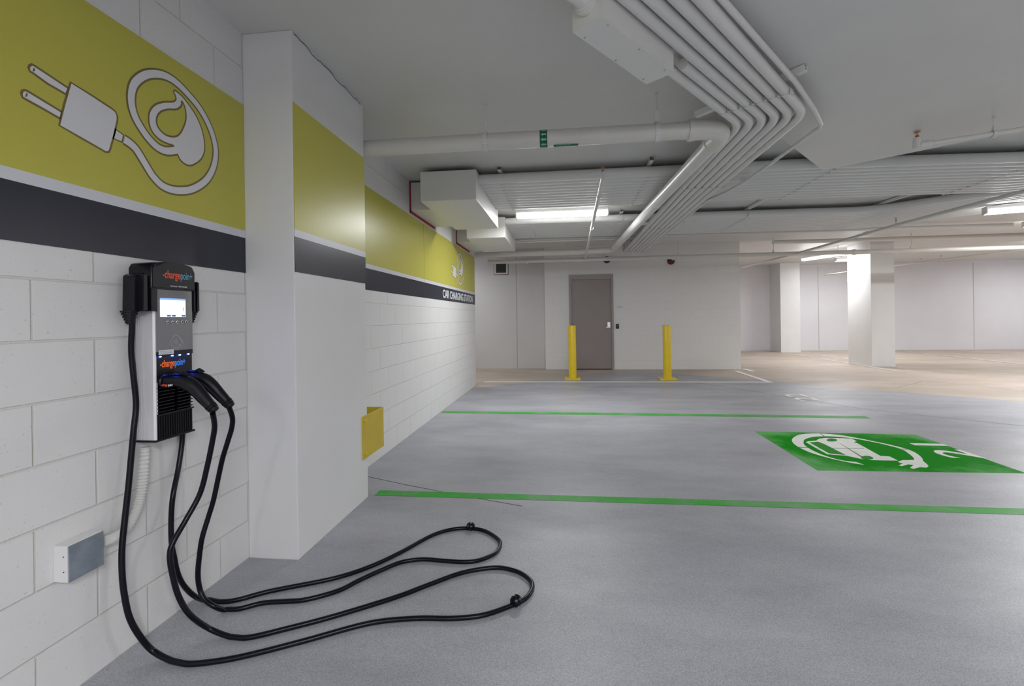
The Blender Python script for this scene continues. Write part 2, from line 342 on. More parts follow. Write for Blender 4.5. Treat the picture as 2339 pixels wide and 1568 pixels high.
DATA = {"CABLE_A":[[-1.648,1.618,1.282],[-1.648,1.617,1.244],[-1.66,1.624,1.151],[-1.655,1.627,1.05],[-1.65,1.631,0.939],[-1.645,1.614,0.842],[-1.64,1.597,0.739],[-1.635,1.581,0.645],[-1.63,1.561,0.539],[-1.62,1.538,0.437],[-1.61,1.527,0.347],[-1.6,1.525,0.27],[-1.585,1.529,0.187],[-1.565,1.547,0.111],[-1.54,1.578,0.033],[-1.437,1.563,0.01],[-1.364,1.559,0.01],[-1.251,1.592,0.01],[-1.148,1.642,0.01],[-1.017,1.717,0.01],[-0.814,1.838,0.01],[-0.632,1.886,0.01],[-0.479,1.9,0.01],[-0.353,1.935,0.01],[-0.23,2.024,0.011],[-0.184,2.08,0.01],[-0.168,2.16,0.01],[-0.19,2.223,0.01],[-0.257,2.283,0.01],[-0.364,2.306,0.01],[-0.512,2.249,0.01],[-0.639,2.142,0.011],[-0.772,2.02,0.01],[-0.986,1.865,0.01],[-1.137,1.773,0.01],[-1.247,1.713,0.01],[-1.316,1.707,0.01],[-1.42,1.713,0.033],[-1.46,1.662,0.118],[-1.49,1.641,0.202],[-1.51,1.634,0.297],[-1.52,1.636,0.363],[-1.52,1.653,0.405],[-1.51,1.704,0.47],[-1.49,1.753,0.555],[-1.46,1.757,0.664],[-1.43,1.75,0.768],[-1.41,1.739,0.833],[-1.392,1.708,0.892]],"CABLE_B":[[-1.655,1.888,1.27],[-1.665,1.88,1.235],[-1.67,1.8715,1.17],[-1.6705,1.8715,1.0],[-1.6705,1.8715,0.85],[-1.67,1.871,0.751],[-1.66,1.837,0.634],[-1.64,1.784,0.528],[-1.64,1.774,0.436],[-1.635,1.769,0.34],[-1.63,1.776,0.275],[-1.625,1.785,0.21],[-1.62,1.809,0.144],[-1.6,1.841,0.081],[-1.618,1.923,0.01],[-1.535,1.918,0.01],[-1.468,1.94,0.01],[-1.362,2.017,0.01],[-1.129,2.139,0.01],[-0.996,2.258,0.01],[-0.89,2.413,0.01],[-0.777,2.619,0.01],[-0.675,2.706,0.01],[-0.574,2.726,0.01],[-0.485,2.699,0.01],[-0.407,2.624,0.01],[-0.372,2.554,0.01],[-0.386,2.447,0.01],[-0.456,2.37,0.01],[-0.533,2.346,0.01],[-0.644,2.349,0.01],[-0.756,2.352,0.01],[-0.854,2.313,0.01],[-0.928,2.228,0.01],[-0.995,2.136,0.01],[-1.054,2.045,0.01],[-1.163,1.968,0.01],[-1.247,1.947,0.01],[-1.343,1.926,0.01],[-1.418,1.878,0.01],[-1.475,1.867,0.01],[-1.5,1.836,0.043],[-1.545,1.834,0.074],[-1.57,1.838,0.115],[-1.57,1.83,0.185],[-1.56,1.832,0.283],[-1.55,1.835,0.342],[-1.54,1.854,0.409],[-1.52,1.861,0.482],[-1.5,1.863,0.567],[-1.47,1.855,0.664],[-1.44,1.849,0.741],[-1.42,1.848,0.798],[-1.4,1.828,0.849],[-1.392,1.798,0.901]],"CORRUG":[[-1.655,1.674,0.764],[-1.655,1.664,0.666],[-1.655,1.652,0.585],[-1.655,1.628,0.523],[-1.655,1.582,0.476],[-1.655,1.536,0.468],[-1.655,1.5,0.473]],"ART":{"prong":[[[1.307,2.067],[1.309,2.075],[1.314,2.081],[1.321,2.08],[1.369,2.07],[1.419,2.059],[1.413,2.041],[1.358,2.049],[1.316,2.062],[1.309,2.062]],[[1.286,1.976],[1.288,1.985],[1.293,1.989],[1.3,1.989],[1.346,1.979],[1.397,1.968],[1.394,1.95],[1.343,1.96],[1.296,1.968],[1.288,1.969]]],"hole":[[[1.314,2.062],[1.316,2.075],[1.321,2.076],[1.321,2.068]],[[1.291,1.97],[1.296,1.987],[1.299,1.984],[1.298,1.976]]],"body":[[1.433,2.083],[1.502,2.071],[1.575,2.057],[1.588,2.053],[1.595,2.042],[1.595,2.026],[1.581,1.965],[1.565,1.906],[1.561,1.896],[1.55,1.892],[1.539,1.895],[1.466,1.91],[1.395,1.924],[1.412,1.999]],"neck":[[1.594,1.986],[1.62,1.977],[1.614,1.952],[1.585,1.952]],"cable":[[1.625,1.963],[1.649,1.957],[1.673,1.945],[1.694,1.923],[1.72,1.892],[1.751,1.858],[1.793,1.833],[1.842,1.828],[1.9,1.839],[1.96,1.864],[2.025,1.912],[2.069,1.967],[2.095,2.027],[2.103,2.091],[2.085,2.155],[2.048,2.211],[1.996,2.257],[1.929,2.289],[1.876,2.306],[1.825,2.308],[1.777,2.294],[1.731,2.268],[1.695,2.234],[1.669,2.195],[1.658,2.152],[1.659,2.11],[1.673,2.07],[1.701,2.035],[1.736,2.005],[1.777,1.986],[1.82,1.987],[1.871,2.009]],"drop":[[1.864,2.264],[1.871,2.248],[1.875,2.233],[1.867,2.219],[1.849,2.206],[1.814,2.19],[1.775,2.164],[1.751,2.136],[1.739,2.106],[1.739,2.074],[1.748,2.05],[1.768,2.033],[1.796,2.024],[1.831,2.024],[1.856,2.026],[1.866,2.007],[1.879,1.994],[1.891,1.977],[1.912,1.967],[1.94,1.967],[1.974,1.987],[2.009,2.021],[2.028,2.064],[2.027,2.11],[2.012,2.159],[1.983,2.202],[1.944,2.234],[1.901,2.258]],"inner":[[1.901,2.236],[1.901,2.219],[1.884,2.197],[1.864,2.183],[1.833,2.17],[1.798,2.148],[1.777,2.122],[1.77,2.095],[1.776,2.073],[1.797,2.059],[1.821,2.054],[1.851,2.06],[1.877,2.075],[1.899,2.105],[1.918,2.148],[1.924,2.181],[1.919,2.214],[1.909,2.231]]},"SYM":{"patch":[[2.017,5.28],[3.561,5.227],[3.5,4.042],[3.095,4.026],[2.456,4.005],[1.977,3.999]],"ring":[[2.432,4.166],[2.348,4.222],[2.249,4.346],[2.175,4.523],[2.164,4.714],[2.197,4.882],[2.267,5.019],[2.392,5.158],[2.532,5.215],[2.649,5.221],[2.788,5.167],[2.891,5.057],[2.976,4.931],[3.05,4.803],[3.094,4.673],[3.081,4.54],[3.023,4.388],[2.958,4.287],[2.91,4.315],[2.964,4.401],[3.012,4.535],[3.043,4.67],[3.003,4.808],[2.929,4.941],[2.83,5.045],[2.7,5.105],[2.591,5.108],[2.488,5.079],[2.363,4.98],[2.283,4.845],[2.248,4.74],[2.233,4.602],[2.249,4.438],[2.313,4.29],[2.412,4.24]],"plug":[[2.926,4.333],[2.87,4.322],[2.823,4.319],[2.757,4.273],[2.752,4.232],[2.775,4.234],[2.695,4.167],[2.707,4.15],[2.791,4.204],[2.822,4.188],[2.742,4.111],[2.75,4.085],[2.829,4.132],[2.876,4.126],[2.918,4.168],[2.944,4.224],[2.978,4.32]],"car":[[2.315,4.868],[2.357,4.901],[2.44,4.928],[2.505,5.002],[2.577,5.038],[2.667,5.044],[2.822,5.031],[2.812,4.929],[2.767,4.896],[2.775,4.847],[2.747,4.635],[2.722,4.435],[2.789,4.423],[2.778,4.306],[2.64,4.303],[2.566,4.308],[2.505,4.336],[2.434,4.426],[2.347,4.441],[2.299,4.459],[2.304,4.664]],"window":[[2.34,4.849],[2.437,4.889],[2.451,4.793],[2.444,4.444],[2.376,4.461],[2.327,4.486],[2.335,4.666]],"wheel":[[[2.551,4.956],[2.602,5.013],[2.64,5.024],[2.659,4.998],[2.643,4.945],[2.608,4.912],[2.565,4.901],[2.541,4.917]],[[2.529,4.378],[2.571,4.418],[2.612,4.431],[2.629,4.405],[2.619,4.357],[2.581,4.325],[2.541,4.313],[2.519,4.337]]],"axle":[[2.621,4.917],[2.616,4.879],[2.556,4.4],[2.534,4.378]],"gap":[[[2.149,4.681],[2.24,4.679],[2.237,4.663],[2.15,4.662]],[[2.625,5.23],[2.634,5.23],[2.612,5.109],[2.6,5.109]],[[3.061,4.682],[3.099,4.673],[3.084,4.657],[3.046,4.666]],[[2.321,4.657],[2.73,4.672],[2.723,4.66],[2.323,4.642]]]}}

# ------------------------------------------------------------ the setting
WX, PX, PY0, PY1, WEND = -1.683, -1.405, 2.308, 3.183, 8.66
ZC, ZLOW, ZFAR = 2.78, 2.60, 2.94
b = B(); box(b, -8, 20, -6, 18.5, -.2, 0); struct('floor', b, m_tan)
b = B(); prism(b, [(x, y, .0) for x, y in [(WX, -5), (WX, 8.25), (1.42, 11.07), (3.6, 9.55), (4.67, 8.45), (6.28, 7.24), (10.5, 3.6), (14, .6), (14, -5)]][::1], (0, 0, .0012)); struct('floor', b, m_grey)
b = B()
box(b, -8, 20, -6, 10.2, ZC, 3.4); box(b, -8, 20, 10.2, 18.5, ZFAR, 3.4); struct('ceiling', b, m_ceil)
T = Vector((2.425, 4.708, ZLOW)); dl = Vector((-cos(radians(50)), -sin(radians(50)), 0)); dr = Vector((cos(radians(-40)), sin(radians(-40)), 0))
b = B(); prism(b, [T, T + dr * 6.5, T + dr * 6.5 + dl * 9, T + dl * 9], (0, 0, ZC - ZLOW)); struct('ceiling', b, m_ceil)
b = B(); box(b, WX - .25, WX, -5, WEND, 0, ZC); struct('wall_left', b, m_block)
b = B(); box(b, -8, -.487, 11.55, 18.4, 0, ZFAR); struct('wall_back_left', b, mat('painted smooth wall', (.66, .65, .645), .5, bump=.1, bscale=14, noise=.03, nscale=1.5))
b = B(); box(b, -.487, 4.0, 11.3, 18.4, 0, ZFAR); struct('wall_back', b, m_blockx)
b = B(); box(b, 4.0, 20, 17.1, 18.4, 0, ZFAR)
struct('wall_far', b, m_far)
b = B(); box(b, 16.5, 17, -5, 17.1, 0, 3.2); struct('wall_right', b, m_far)
b = B(); box(b, -8, 17, -5.3, -5, 0, 3.0); struct('wall_front', b, m_plaster)
b = B(); box(b, -8.3, -8, -5, 11.55, 0, 3.0); struct('wall_side', b, m_plaster)
# vertical joints in the far walls
for n, (x, y) in enumerate([(-1.197, 11.55), (8.6, 17.1), (13.4, 17.1), (9.9, 17.1)]):
    b = B(); box(b, x - .008, x + .008, y - .003, y, .02, ZFAR - .05 if n != 3 else 2.8); struct('trim_%d' % (n + 1), b, m_joint if n in (1, 2) and False else mat('wall joint line', (.42, .40, .38), .7))
# floor joints
b = B(); ribbon(b, catmull([(1.6, 10.2, 0), (2.9, 8.26, 0), (3.532, 7.13, 0), (3.95, 6.52, 0), (4.94, 5.7, 0), (6.4, 4.5, 0)], 5), .012, (0, 0, 1), .0018); struct('trim_5', b, m_joint)
b = B(); ribbon(b, [(-1.68, 3.62, 0), (-1.578, 3.585, 0), (-1.225, 3.435, 0), (-.9, 3.308, 0), (-.3, 3.1, 0)], .009, (0, 0, 1), .0018); struct('trim_6', b, m_joint)
b = B(); ribbon(b, [(5.53, 8.56, 0), (6.1, 9.0, 0), (6.52, 9.4, 0), (6.73, 9.0, 0), (7.6, 7.1, 0)], .012, (0, 0, 1), .0008); struct('trim_7', b, mat('repair edge', (.27, .22, .18), .8))

# columns
c = thing('column', 'square white concrete pillar standing proud of the left wall beside the charger', 'pillar', (PX - .1, PY0 + .2, 0))
b = B(); box(b, WX, PX, PY0, PY1, 0, ZC, .006, 2); obj('shaft', b, m_plaster, c)
random.seed(4)
b = B()
pts = [(PX + .001, PY0 + .02 + i * .03, ZC - .006 - random.random() * .016) for i in range(28)]
ribbon(b, pts, .0045, (1, 0, 0), .0015); obj('caulk_crack', b, m_crack, c)
c = thing('column', 'freestanding square white column in the far bay, brightly lit at its top', 'column', (7.33, 12.24, 0))
b = B(); box(b, 7.08, 7.585, 11.79, 12.7, 0, ZFAR, .006); obj('shaft', b, m_plaster, c)
c = thing('column', 'white half column standing against the far wall, left of the freestanding column', 'column', (7.33, 16.7, 0))
b = B(); box(b, 7.03, 7.64, 16.3, 17.1, 0, ZFAR, .006); obj('shaft', b, m_plaster, c)

# ------------------------------------------------------------ door and things on the far wall
d = B(); box(d, .155, 1.078, 11.282, 11.3, .012, 2.143, .001); door = struct('door_1', d, m_door)
b = B(); box(b, .093, .150, 11.262, 11.3, 0, 2.26); box(b, 1.083, 1.133, 11.262, 11.3, 0, 2.26); box(b, .150, 1.083, 11.262, 11.3, 2.148, 2.26)
obj('door_frame', b, mat('taupe frame paint', (.33, .295, .28), .4), door)
b = B(); box(b, .155, 1.078, 11.275, 11.2825, .0015, .022); obj('door_bottom_gap', b, m_dark2, door)
b = B(); box(b, .985, 1.055, 11.268, 11.283, .985, 1.125, .004); hp = obj('lock_plate', b, m_steel, door)
b = B(); cyl(b, (1.02, 11.268, 1.0), (1.02, 11.235, 1.0), .012); box(b, .95, 1.03, 11.228, 11.242, .99, 1.01, .004); obj('door_handle', b, m_steel, hp)
for z in (.3, 1.1, 1.95):
    b = B(); cyl(b, (.152, 11.272, z - .05), (.152, 11.272, z + .05), .009, 10); obj('hinge', b, m_door, door)
t = thing('card_reader', 'small black card reader on the white wall right of the taupe door', 'card reader', (1.218, 11.3, 1.02))
b = B(); box(b, 1.185, 1.255, 11.272, 11.3, .965, 1.08, .005); obj('case', b, m_black, t)
b = B(); box(b, 1.214, 1.226, 11.2705, 11.2725, 1.035, 1.047); obj('indicator_light', b, emit('red indicator', (1, .12, .05), .7), t)
t = thing('wall_notice', 'small white notice on the wall right of the top half of the door', 'notice', (1.28, 11.3, 1.47))
b = B(); box(b, 1.2, 1.365, 11.294, 11.3, 1.42, 1.52, .001); obj('plate', b, m_wht, t)
b = B()
for z in (1.488, 1.473, 1.458): box(b, 1.22, 1.34, 11.2932, 11.2942, z, z + .005)
obj('printed_lines', b, mat('faint print', (.45, .45, .45), .6), t)
t = thing('air_vent', 'square louvred air vent with red edge high on the far left wall', 'vent', (-1.57, 11.55, 2.33))
b = B(); box(b, -1.757, -1.39, 11.545, 11.55, 2.33, 2.63); obj('red_edge', b, mat('dull red edge', (.16, .02, .02), .6), t)
b = B()
for q in ((-1.745, -1.70, 2.342, 2.63), (-1.445, -1.40, 2.342, 2.63), (-1.70, -1.445, 2.342, 2.38), (-1.70, -1.445, 2.605, 2.63)): box(b, q[0], q[1], 11.53, 11.546, q[2], q[3])
obj('frame', b, m_box, t)
b = B(); box(b, -1.70, -1.445, 11.543, 11.5448, 2.38, 2.605); obj('dark_cavity', b, m_dark2, t)
for k in range(8):
    b = B(); z = 2.393 + k * .028; prism(b, [(-1.70, 11.542, z + .014), (-1.70, 11.532, z), (-1.70, 11.534, z - .002), (-1.70, 11.544, z + .012)], (.255, 0, 0)); obj('louvre', b, mat('dark louvre', (.10, .105, .085), .5), t)
for x, z, lab in ((2.463, 2.531, 'round dark red alarm bell on the white wall above the right yellow bollard'), (.994, 2.602, 'dark red alarm bell mostly hidden behind the fire pipe above the door')):
    t = thing('alarm_bell', lab, 'alarm bell', (x, 11.3, z))
    b = B(); lathe2(b, (x, 11.3, z), [(.05, 0), (.05, .02), (.085, .022), (.083, .05), (.06, .068), (.02, .075)], 24, 'y'); obj('gong', b, m_bell, t, True)
    b = B(); box(b, x + .005, x + .075, 11.212, 11.226, z + .012, z + .04, .003); obj('striker_cover', b, m_box, t)

# ------------------------------------------------------------ wall signs
G0, G1, D0, D1 = 1.736, 2.4035, 1.512, 1.697
def sign(label, x, y0, y1, seams=()):
    t = thing('wall_sign', label, 'wall sign', (x, (y0 + y1) / 2, D0))
    b = B(); box(b, x, x + .003, y0, y1, G0, G1); obj('green_band', b, m_green, t)
    b = B(); box(b, x, x + .003, y0, y1, D1, G0); obj('pale_band', b, m_band, t)
    b = B(); box(b, x, x + .003, y0, y1, D0, D1); obj('charcoal_band', b, m_dark, t)
    for y in seams:
        b = B(); box(b, x, x + .0036, y - .002, y + .002, D0, G1); obj('panel_seam', b, mat('sign seam', (.10, .095, .03), .5), t)
    return t
A = DATA['ART']
def symbol(t, dy, dz, x, sy=1, outline=True):
    P = lambda L: [(x, p[0] * sy + dy, p[1] + dz) for p in L]
    n = (1, 0, 0); W1 = .0078
    k = 3
    if outline:
        b = B()
        for q in A['prong'] + [A['body'], A['neck']]: ribbon(b, P(q), 2 * W1, n, .0004, True)
        b2 = P(A['cable']); ribbon(b, catmull(b2, k), .029 + 2 * W1, n, .0003)
        ribbon(b, catmull(P(A['drop']), k, True), 2 * W1, n, .0004, True)
        obj('plug_outline', b, m_brown, t)
    b = B()
    for q in A['prong'] + [A['body'], A['neck']]: polyfill(b, [(p[0] + .0004, p[1], p[2]) for p in P(q)], (.0004, 0, 0))
    ribbon(b, catmull(P(A['cable']), k), .029, n, .0010)
    polyfill(b, [(p[0] + .0004, p[1], p[2]) for p in catmull(P(A['drop']), k, True)], (.0005, 0, 0))
    obj('plug_emblem', b, m_art, t)
    b = B(); polyfill(b, [(p[0] + .0008, p[1], p[2]) for p in catmull(P(A['inner']), k, True)], (.0006, 0, 0)); obj('drop_centre', b, m_green, t)
    b = B(); ribbon(b, catmull(P(A['inner']), k, True), W1, n, .0016, True); obj('drop_outline', b, m_brown, t)
    for q in A['hole']:
        b = B(); polyfill(b, [(p[0] + .0008, p[1], p[2]) for p in P(q)], (.0006, 0, 0)); obj('prong_hole', b, m_brown, t)
s1 = sign('green sign with large white plug emblem on the left wall above the charger', WX, -1.2, PY0)
symbol(s1, 0, 0, WX + .003)
s2 = sign('plain green and charcoal sign on the side face of the near pillar', PX, PY0 + .002, PY1)
s3 = sign('green sign on the left wall beyond the pillar, reading CAR CHARGING STATION', WX, PY1, WEND - .01, (5.48,))
symbol(s3, 5.40, -.014, WX + .003, sy=1.1, outline=True)
lt = text('lettering', 'CAR CHARGING STATION', .158, m_wht, s3, (WX + .0033, 6.33, 1.552), (0, 1, 0), (0, 0, 1), 1.0, .0006, bold=.003)
ys = [v.co.y for v in lt.data.vertices]; k = 2.09 / (max(ys) - min(ys)); y0 = min(ys)
for v in lt.data.vertices: v.co.y = y0 + (v.co.y - y0) * k

# ------------------------------------------------------------ the charger
c = thing('charging_station', 'black and silver wall mounted car charger with lit display on the left wall', 'car charger', (WX, 1.755, .79))
FX = -1.598
b = B()
def flute_side(y_out, sgn):
    pts = [(WX + .002, y_out)]
    for x in (WX + .008, WX + .016, WX + .026, WX + .040, WX + .046):
        pts += [(x, y_out), (x + .001, y_out + sgn * .004), (x + .003, y_out + sgn * .004), (x + .004, y_out)]
    pts += [(FX - .010, y_out), (FX - .002, y_out + sgn * .004), (FX - .002, y_out + sgn * .012), (WX + .002, y_out + sgn * .012)]
    return pts
for yo, sg in ((1.664, 1), (1.853, -1)):
    b = B(); P = flute_side(yo, sg); polyfill(b, [(p[0], p[1], .792) for p in P], (0, 0, .6)); obj('side_rail', b, m_alu, c)
b = B(); box(b, WX, FX - .006, 1.674, 1.843, .795, 1.42); obj('core', b, m_blackm, c)
b = B(); box(b, WX, FX + .002, 1.660, 1.857, .785, .793, .002); obj('bottom_plate', b, m_blackm, c)
# lower ribbed skirt and slatted grille
b = B(); box(b, FX - .008, FX - .002, 1.672, 1.846, .793, .886)
for i in range(15): box(b, FX - .003, FX + .002, 1.675 + i * .0115, 1.680 + i * .0115, .795, .884)
obj('ribbed_skirt', b, m_blackm, c)
b = B(); box(b, FX - .008, FX + .004, 1.670, 1.850, .886, .892, .001); obj('skirt_ledge', b, m_black, c)
b = B(); box(b, FX - .009, FX - .006, 1.672, 1.846, .892, 1.02); obj('grille_back', b, m_blackm, c)
for i in range(8):
    z = .897 + i * .0135
    b = B()
    for y0, y1 in ((1.674, 1.752), (1.766, 1.845)): prism(b, [(FX - .007, y0, z), (FX + .002, y0, z + .001), (FX + .002, y0, z + .004), (FX - .007, y0, z + .008)], (0, y1 - y0, 0))
    obj('grille_slat', b, m_black, c)
b = B(); box(b, FX - .008, FX, 1.672, 1.846, 1.018, 1.125, .001); obj('holster_panel', b, m_black, c)
for y in (1.703, 1.785):
    b = B(); lathe2(b, (FX, y, 1.020), [(.026, -.004), (.028, .004), (.024, .010), (.0235, .0)], 24, 'x'); obj('plug_socket', b, m_black, c, True)
b = B(); box(b, FX - .006, FX + .0024, 1.671, 1.848, 1.121, 1.139, .001); obj('glass_trim', b, m_black, c)
b = B(); box(b, FX - .006, FX + .003, 1.671, 1.848, 1.139, 1.388, .002); gl = obj('glass_panel', b, m_glass, c)
x = FX + .0032
b = B(); box(b, x, x + .0006, 1.686, 1.811, 1.277, 1.346); lc = obj('display', b, m_lcd, c)
b = B(); box(b, x, x + .0009, 1.686, 1.811, 1.346, 1.353); obj('title_bar', b, m_lcdbar, lc)
for q in ((1.718, 1.736, 1.279, 1.285), (1.742, 1.760, 1.279, 1.285), (1.790, 1.809, 1.279, 1.285), (1.800, 1.802, 1.302, 1.318)):
    b = B(); box(b, x + .0005, x + .0011, *q); obj('display_key', b, m_lcdink, lc)
for y in (1.718, 1.742, 1.766, 1.790, 1.812):
    b = B(); lathe2(b, (x, y, 1.256), [(.0065, 0), (.0065, .003), (.004, .0035)], 16, 'x'); pb = obj('push_button', b, m_steel, c, True)
    b = B(); lathe2(b, (x + .0034, y, 1.256), [(.0036, 0), (.0032, .0012)], 12, 'x'); obj('button_centre', b, m_black, pb, True)
b = B(); n = (1, 0, 0)
circ = lambda y, z, r, a0=0, a1=360, k=28: [(x, y + r * cos(radians(a0 + (a1 - a0) * i / k)), z + r * sin(radians(a0 + (a1 - a0) * i / k))) for i in range(k + 1)]
ribbon(b, circ(1.760, 1.175, .026), .0022, n, .0006)
for r in (.006, .011, .016, .021): ribbon(b, circ(1.744, 1.175, r, -38, 38, 10), .0022, n, .0007)
ribbon(b, [(x, 1.772, 1.192), (x, 1.790, 1.178), (x, 1.797, 1.163)], .003, n, .0007); ribbon(b, [(x, 1.770, 1.165), (x, 1.782, 1.162), (x, 1.790, 1.152)], .002, n, .0007)
obj('tap_card_mark', b, mat('pale grey print', (.45, .45, .48), .5), c)
b = B(); prism(b, [(x, 1.677, 1.127), (x, 1.748, 1.127), (x, 1.748, 1.145), (x, 1.677, 1.145)], (.0008, 0, 0)); st = obj('sticker', b, m_wht, c)
b = B()
for i in range(3): box(b, x + .0008, x + .0012, 1.683, 1.740, 1.131 + i * .004, 1.1325 + i * .004)
obj('printed_lines', b, mat('fine grey print', (.35, .35, .4), .6), st)
for y in (1.687, 1.744, 1.781, 1.826):
    b = B(); box(b, FX - .002, FX + .003, y - .003, y + .003, 1.1175, 1.1215, .001); obj('blue_light', b, m_led, c)
# cap: rounded crown, open round the glass
def cap_profile(y0, y1, z0, zt, crown, n=12):
    P = [(y0, z0)]
    for i in range(n + 1):
        t = i / n; y = y0 + (y1 - y0) * t; e = min(t, 1 - t) * (y1 - y0)
        r = .016; dz = 0 if e > r else r - math.sqrt(max(0, r * r - (r - e) ** 2))
        P.append((y, zt + crown * (1 - (2 * t - 1) ** 2) - dz))
    P.append((y1, z0)); return P
b = B(); pr = cap_profile(1.640, 1.858, 1.3885, 1.484, .016, 20)
prism(b, [(WX, y, z) for y, z in pr], (FX + .012 - WX, 0, 0))
es = [e for e in b.edges if all(abs(v.co.x - (FX + .012)) < 1e-5 for v in e.verts)]
bmesh.ops.bevel(b, geom=es, offset=.006, segments=3, affect='EDGES')
obj('cap', b, m_black, c, True)
for y0, y1 in ((1.640, 1.668), (1.851, 1.858)):
    b = B(); box(b, WX, FX + .010, y0, y1, 1.30, 1.390, .002); obj('cap_cheek', b, m_black, c)
for y0, y1, lab in ((1.588, 1.650, 0), (1.850, 1.906, 1)):
    b = B(); prism(b, [(WX + .003, y0, 1.30), (WX + .003, y1, 1.30), (WX + .003, y1, 1.452 if not lab else 1.43), (WX + .003, y0 + .004, 1.432 if not lab else 1.43)], (.088, 0, 0))
    bmesh.ops.bevel(b, geom=[e for e in b.edges if abs(e.verts[0].co.z - e.verts[1].co.z) > .05], offset=.022, segments=6, affect='EDGES')
    bmesh.ops.bevel(b, geom=[e for e in b.edges if abs(e.verts[0].co.z - e.verts[1].co.z) < .03], offset=.003, segments=2, affect='EDGES')
    obj('cable_housing', b, m_black, c, True)
xf = FX + .0125

def fit_y(o, y0, y1):
    off = wloc(o.parent).y; ys = [v.co.y for v in o.data.vertices]; a, e = min(ys), max(ys)
    for v in o.data.vertices: v.co.y = y0 - off + (v.co.y - a) / (e - a) * (y1 - y0)
XA, ZA_ = (0, 1, 0), (0, 0, 1)
fit_y(text('lettering', '-charge', .044, m_redl, c, (xf, 1.690, 1.434), XA, ZA_, .6, .0004, bold=.0007), 1.691, 1.776)
fit_y(text('lettering', 'poin+', .044, m_teal, c, (xf, 1.779, 1.434), XA, ZA_, .6, .0004, bold=.0005), 1.778, 1.838)
fit_y(text('lettering', 'Need help? 1-888-758-4389', .008, m_wht, c, (xf, 1.728, 1.400), XA, ZA_, .75, .0003), 1.727, 1.81)
fit_y(text('lettering', '-charge', .040, m_org, c, (FX + .0003, 1.687, 1.077), XA, ZA_, .6, .0004, bold=.0007), 1.686, 1.755)
fit_y(text('lettering', 'poin+', .040, m_blu, c, (FX + .0003, 1.757, 1.077), XA, ZA_, .6, .0004, bold=.0005), 1.757, 1.809)

def cable(label, pts, hand, boot, bead, marks):
    t = thing('charging_cable', label, 'charging cable', pts[len(pts) // 2])
    P = catmull(pts, 7)
    for p in P:
        if p.z < .0117: p.z = .0117
    b = B(); tube(b, P, .0103, 14); obj('cord', b, m_cord, t, True)
    # plug handle
    H = catmull(hand, 5); n = len(H)
    R0 = [.0225, .0235, .0262, .0290, .0275, .0245, .0205]
    R = []
    for i in range(n):
        f = i / (n - 1) * (len(R0) - 1); k = min(int(f), len(R0) - 2); R.append(R0[k] + (R0[k + 1] - R0[k]) * (f - k))
    b = B(); tube(b, H, R, 20, flat=(.86, 1.0)); h = obj('plug_handle', b, m_black, t, True)
    b = B(); a = Vector(hand[1]); e = Vector(hand[2]); tube(b, [a + Vector((-.012, 0, .024)), a + Vector((.008, 0, .027)), e + Vector((.0, 0, .027))], [.007, .008, .008], 12, flat=(1.5, .5)); tube(b, [e + Vector((-.006, 0, .028)), e + Vector((.010, 0, .034)), e + Vector((.030, 0, .026))], [.006, .010, .006], 12, flat=(1.3, .7)); obj('latch_button', b, m_blackm, h, True)
    b = B(); d = (H[-1] - H[-4]).normalized(); q = H[-1] - d * .004
    prof = [(.0215, 0), (.0215, .006), (.018, .007), (.018, .010), (.0205, .011), (.0205, .016), (.017, .017), (.017, .020), (.019, .021), (.0165, .028), (.0115, .030)]
    tube(b, [q + d * z for r, z in prof], [r for r, z in prof], 20); obj('strain_relief', b, m_blackm, t, True)
    b = B(); z = boot[2]
    for i in range(5):
        r = .029 - i * .0036; lathe2(b, (boot[0], boot[1], z - i * .0105), [(r, 0), (r, -.006), (r - .005, -.0065), (r - .005, -.0105)], 20)
    obj('cable_boot', b, m_blackm, t, True)
    for q, q2 in bead:
        q = Vector(q); q2 = Vector(q2); dd = (q2 - q).normalized()
        b = B(); pr = [(.0108, -.022), (.018, -.019), (.024, -.009), (.0185, -.001), (.0185, .001), (.024, .009), (.018, .019), (.0108, .022)]
        tube(b, [q + dd * h2 + Vector((0, 0, .0125)) for r, h2 in pr], [r for r, h2 in pr], 18); obj('cable_clip', b, m_cord, t, True)
    if marks:
        hx, hy, hz = marks
        text('lettering', '-charge', .014, m_redl, h, (hx, hy, hz), (1, .02, 0), (0, 0, 1), .62, .0004, bold=.0003)
        text('lettering', 'poin+', .014, m_wht, h, (hx + .030, hy, hz), (1, .02, 0), (0, 0, 1), .62, .0004, bold=.0003)
    return t
CA, CB = DATA['CABLE_A'], DATA['CABLE_B']
cable('black charging cable with the front plug, its loop lying nearer the camera', CA,
      [(-1.592, 1.703, 1.020), (-1.560, 1.704, 1.021), (-1.525, 1.705, 1.019), (-1.492, 1.708, 1.008), (-1.465, 1.711, .986), (-1.434, 1.711, .953), (-1.402, 1.711, .920)],
      (-1.648, 1.607, 1.302), [(CA[24], CA[25])], (-1.588, 1.703 - .0236, 1.004))
cable('black charging cable with the rear plug, its loop lying nearer the pillar', CB,
      [(-1.592, 1.785, 1.024), (-1.560, 1.785, 1.025), (-1.525, 1.786, 1.023), (-1.492, 1.790, 1.011), (-1.465, 1.794, .988), (-1.434, 1.798, .953), (-1.402, 1.800, .920)],
      (-1.64, 1.888, 1.302), [(CB[23], CB[24])], None)
b = B(); G = catmull(DATA['CORRUG'], 14); rr = [.0165 + .0022 * (1 if i % 2 else -1) for i in range(len(G))]
tube(b, G, rr, 14); tag(obj('flexible_conduit', b, m_pipe, None, True), 'white corrugated flexible conduit running down the wall from charger to box', 'conduit')
t = thing('junction_box', 'small wall box with bluish metal cover low on the left wall', 'electrical box', (WX, 1.42, .41))
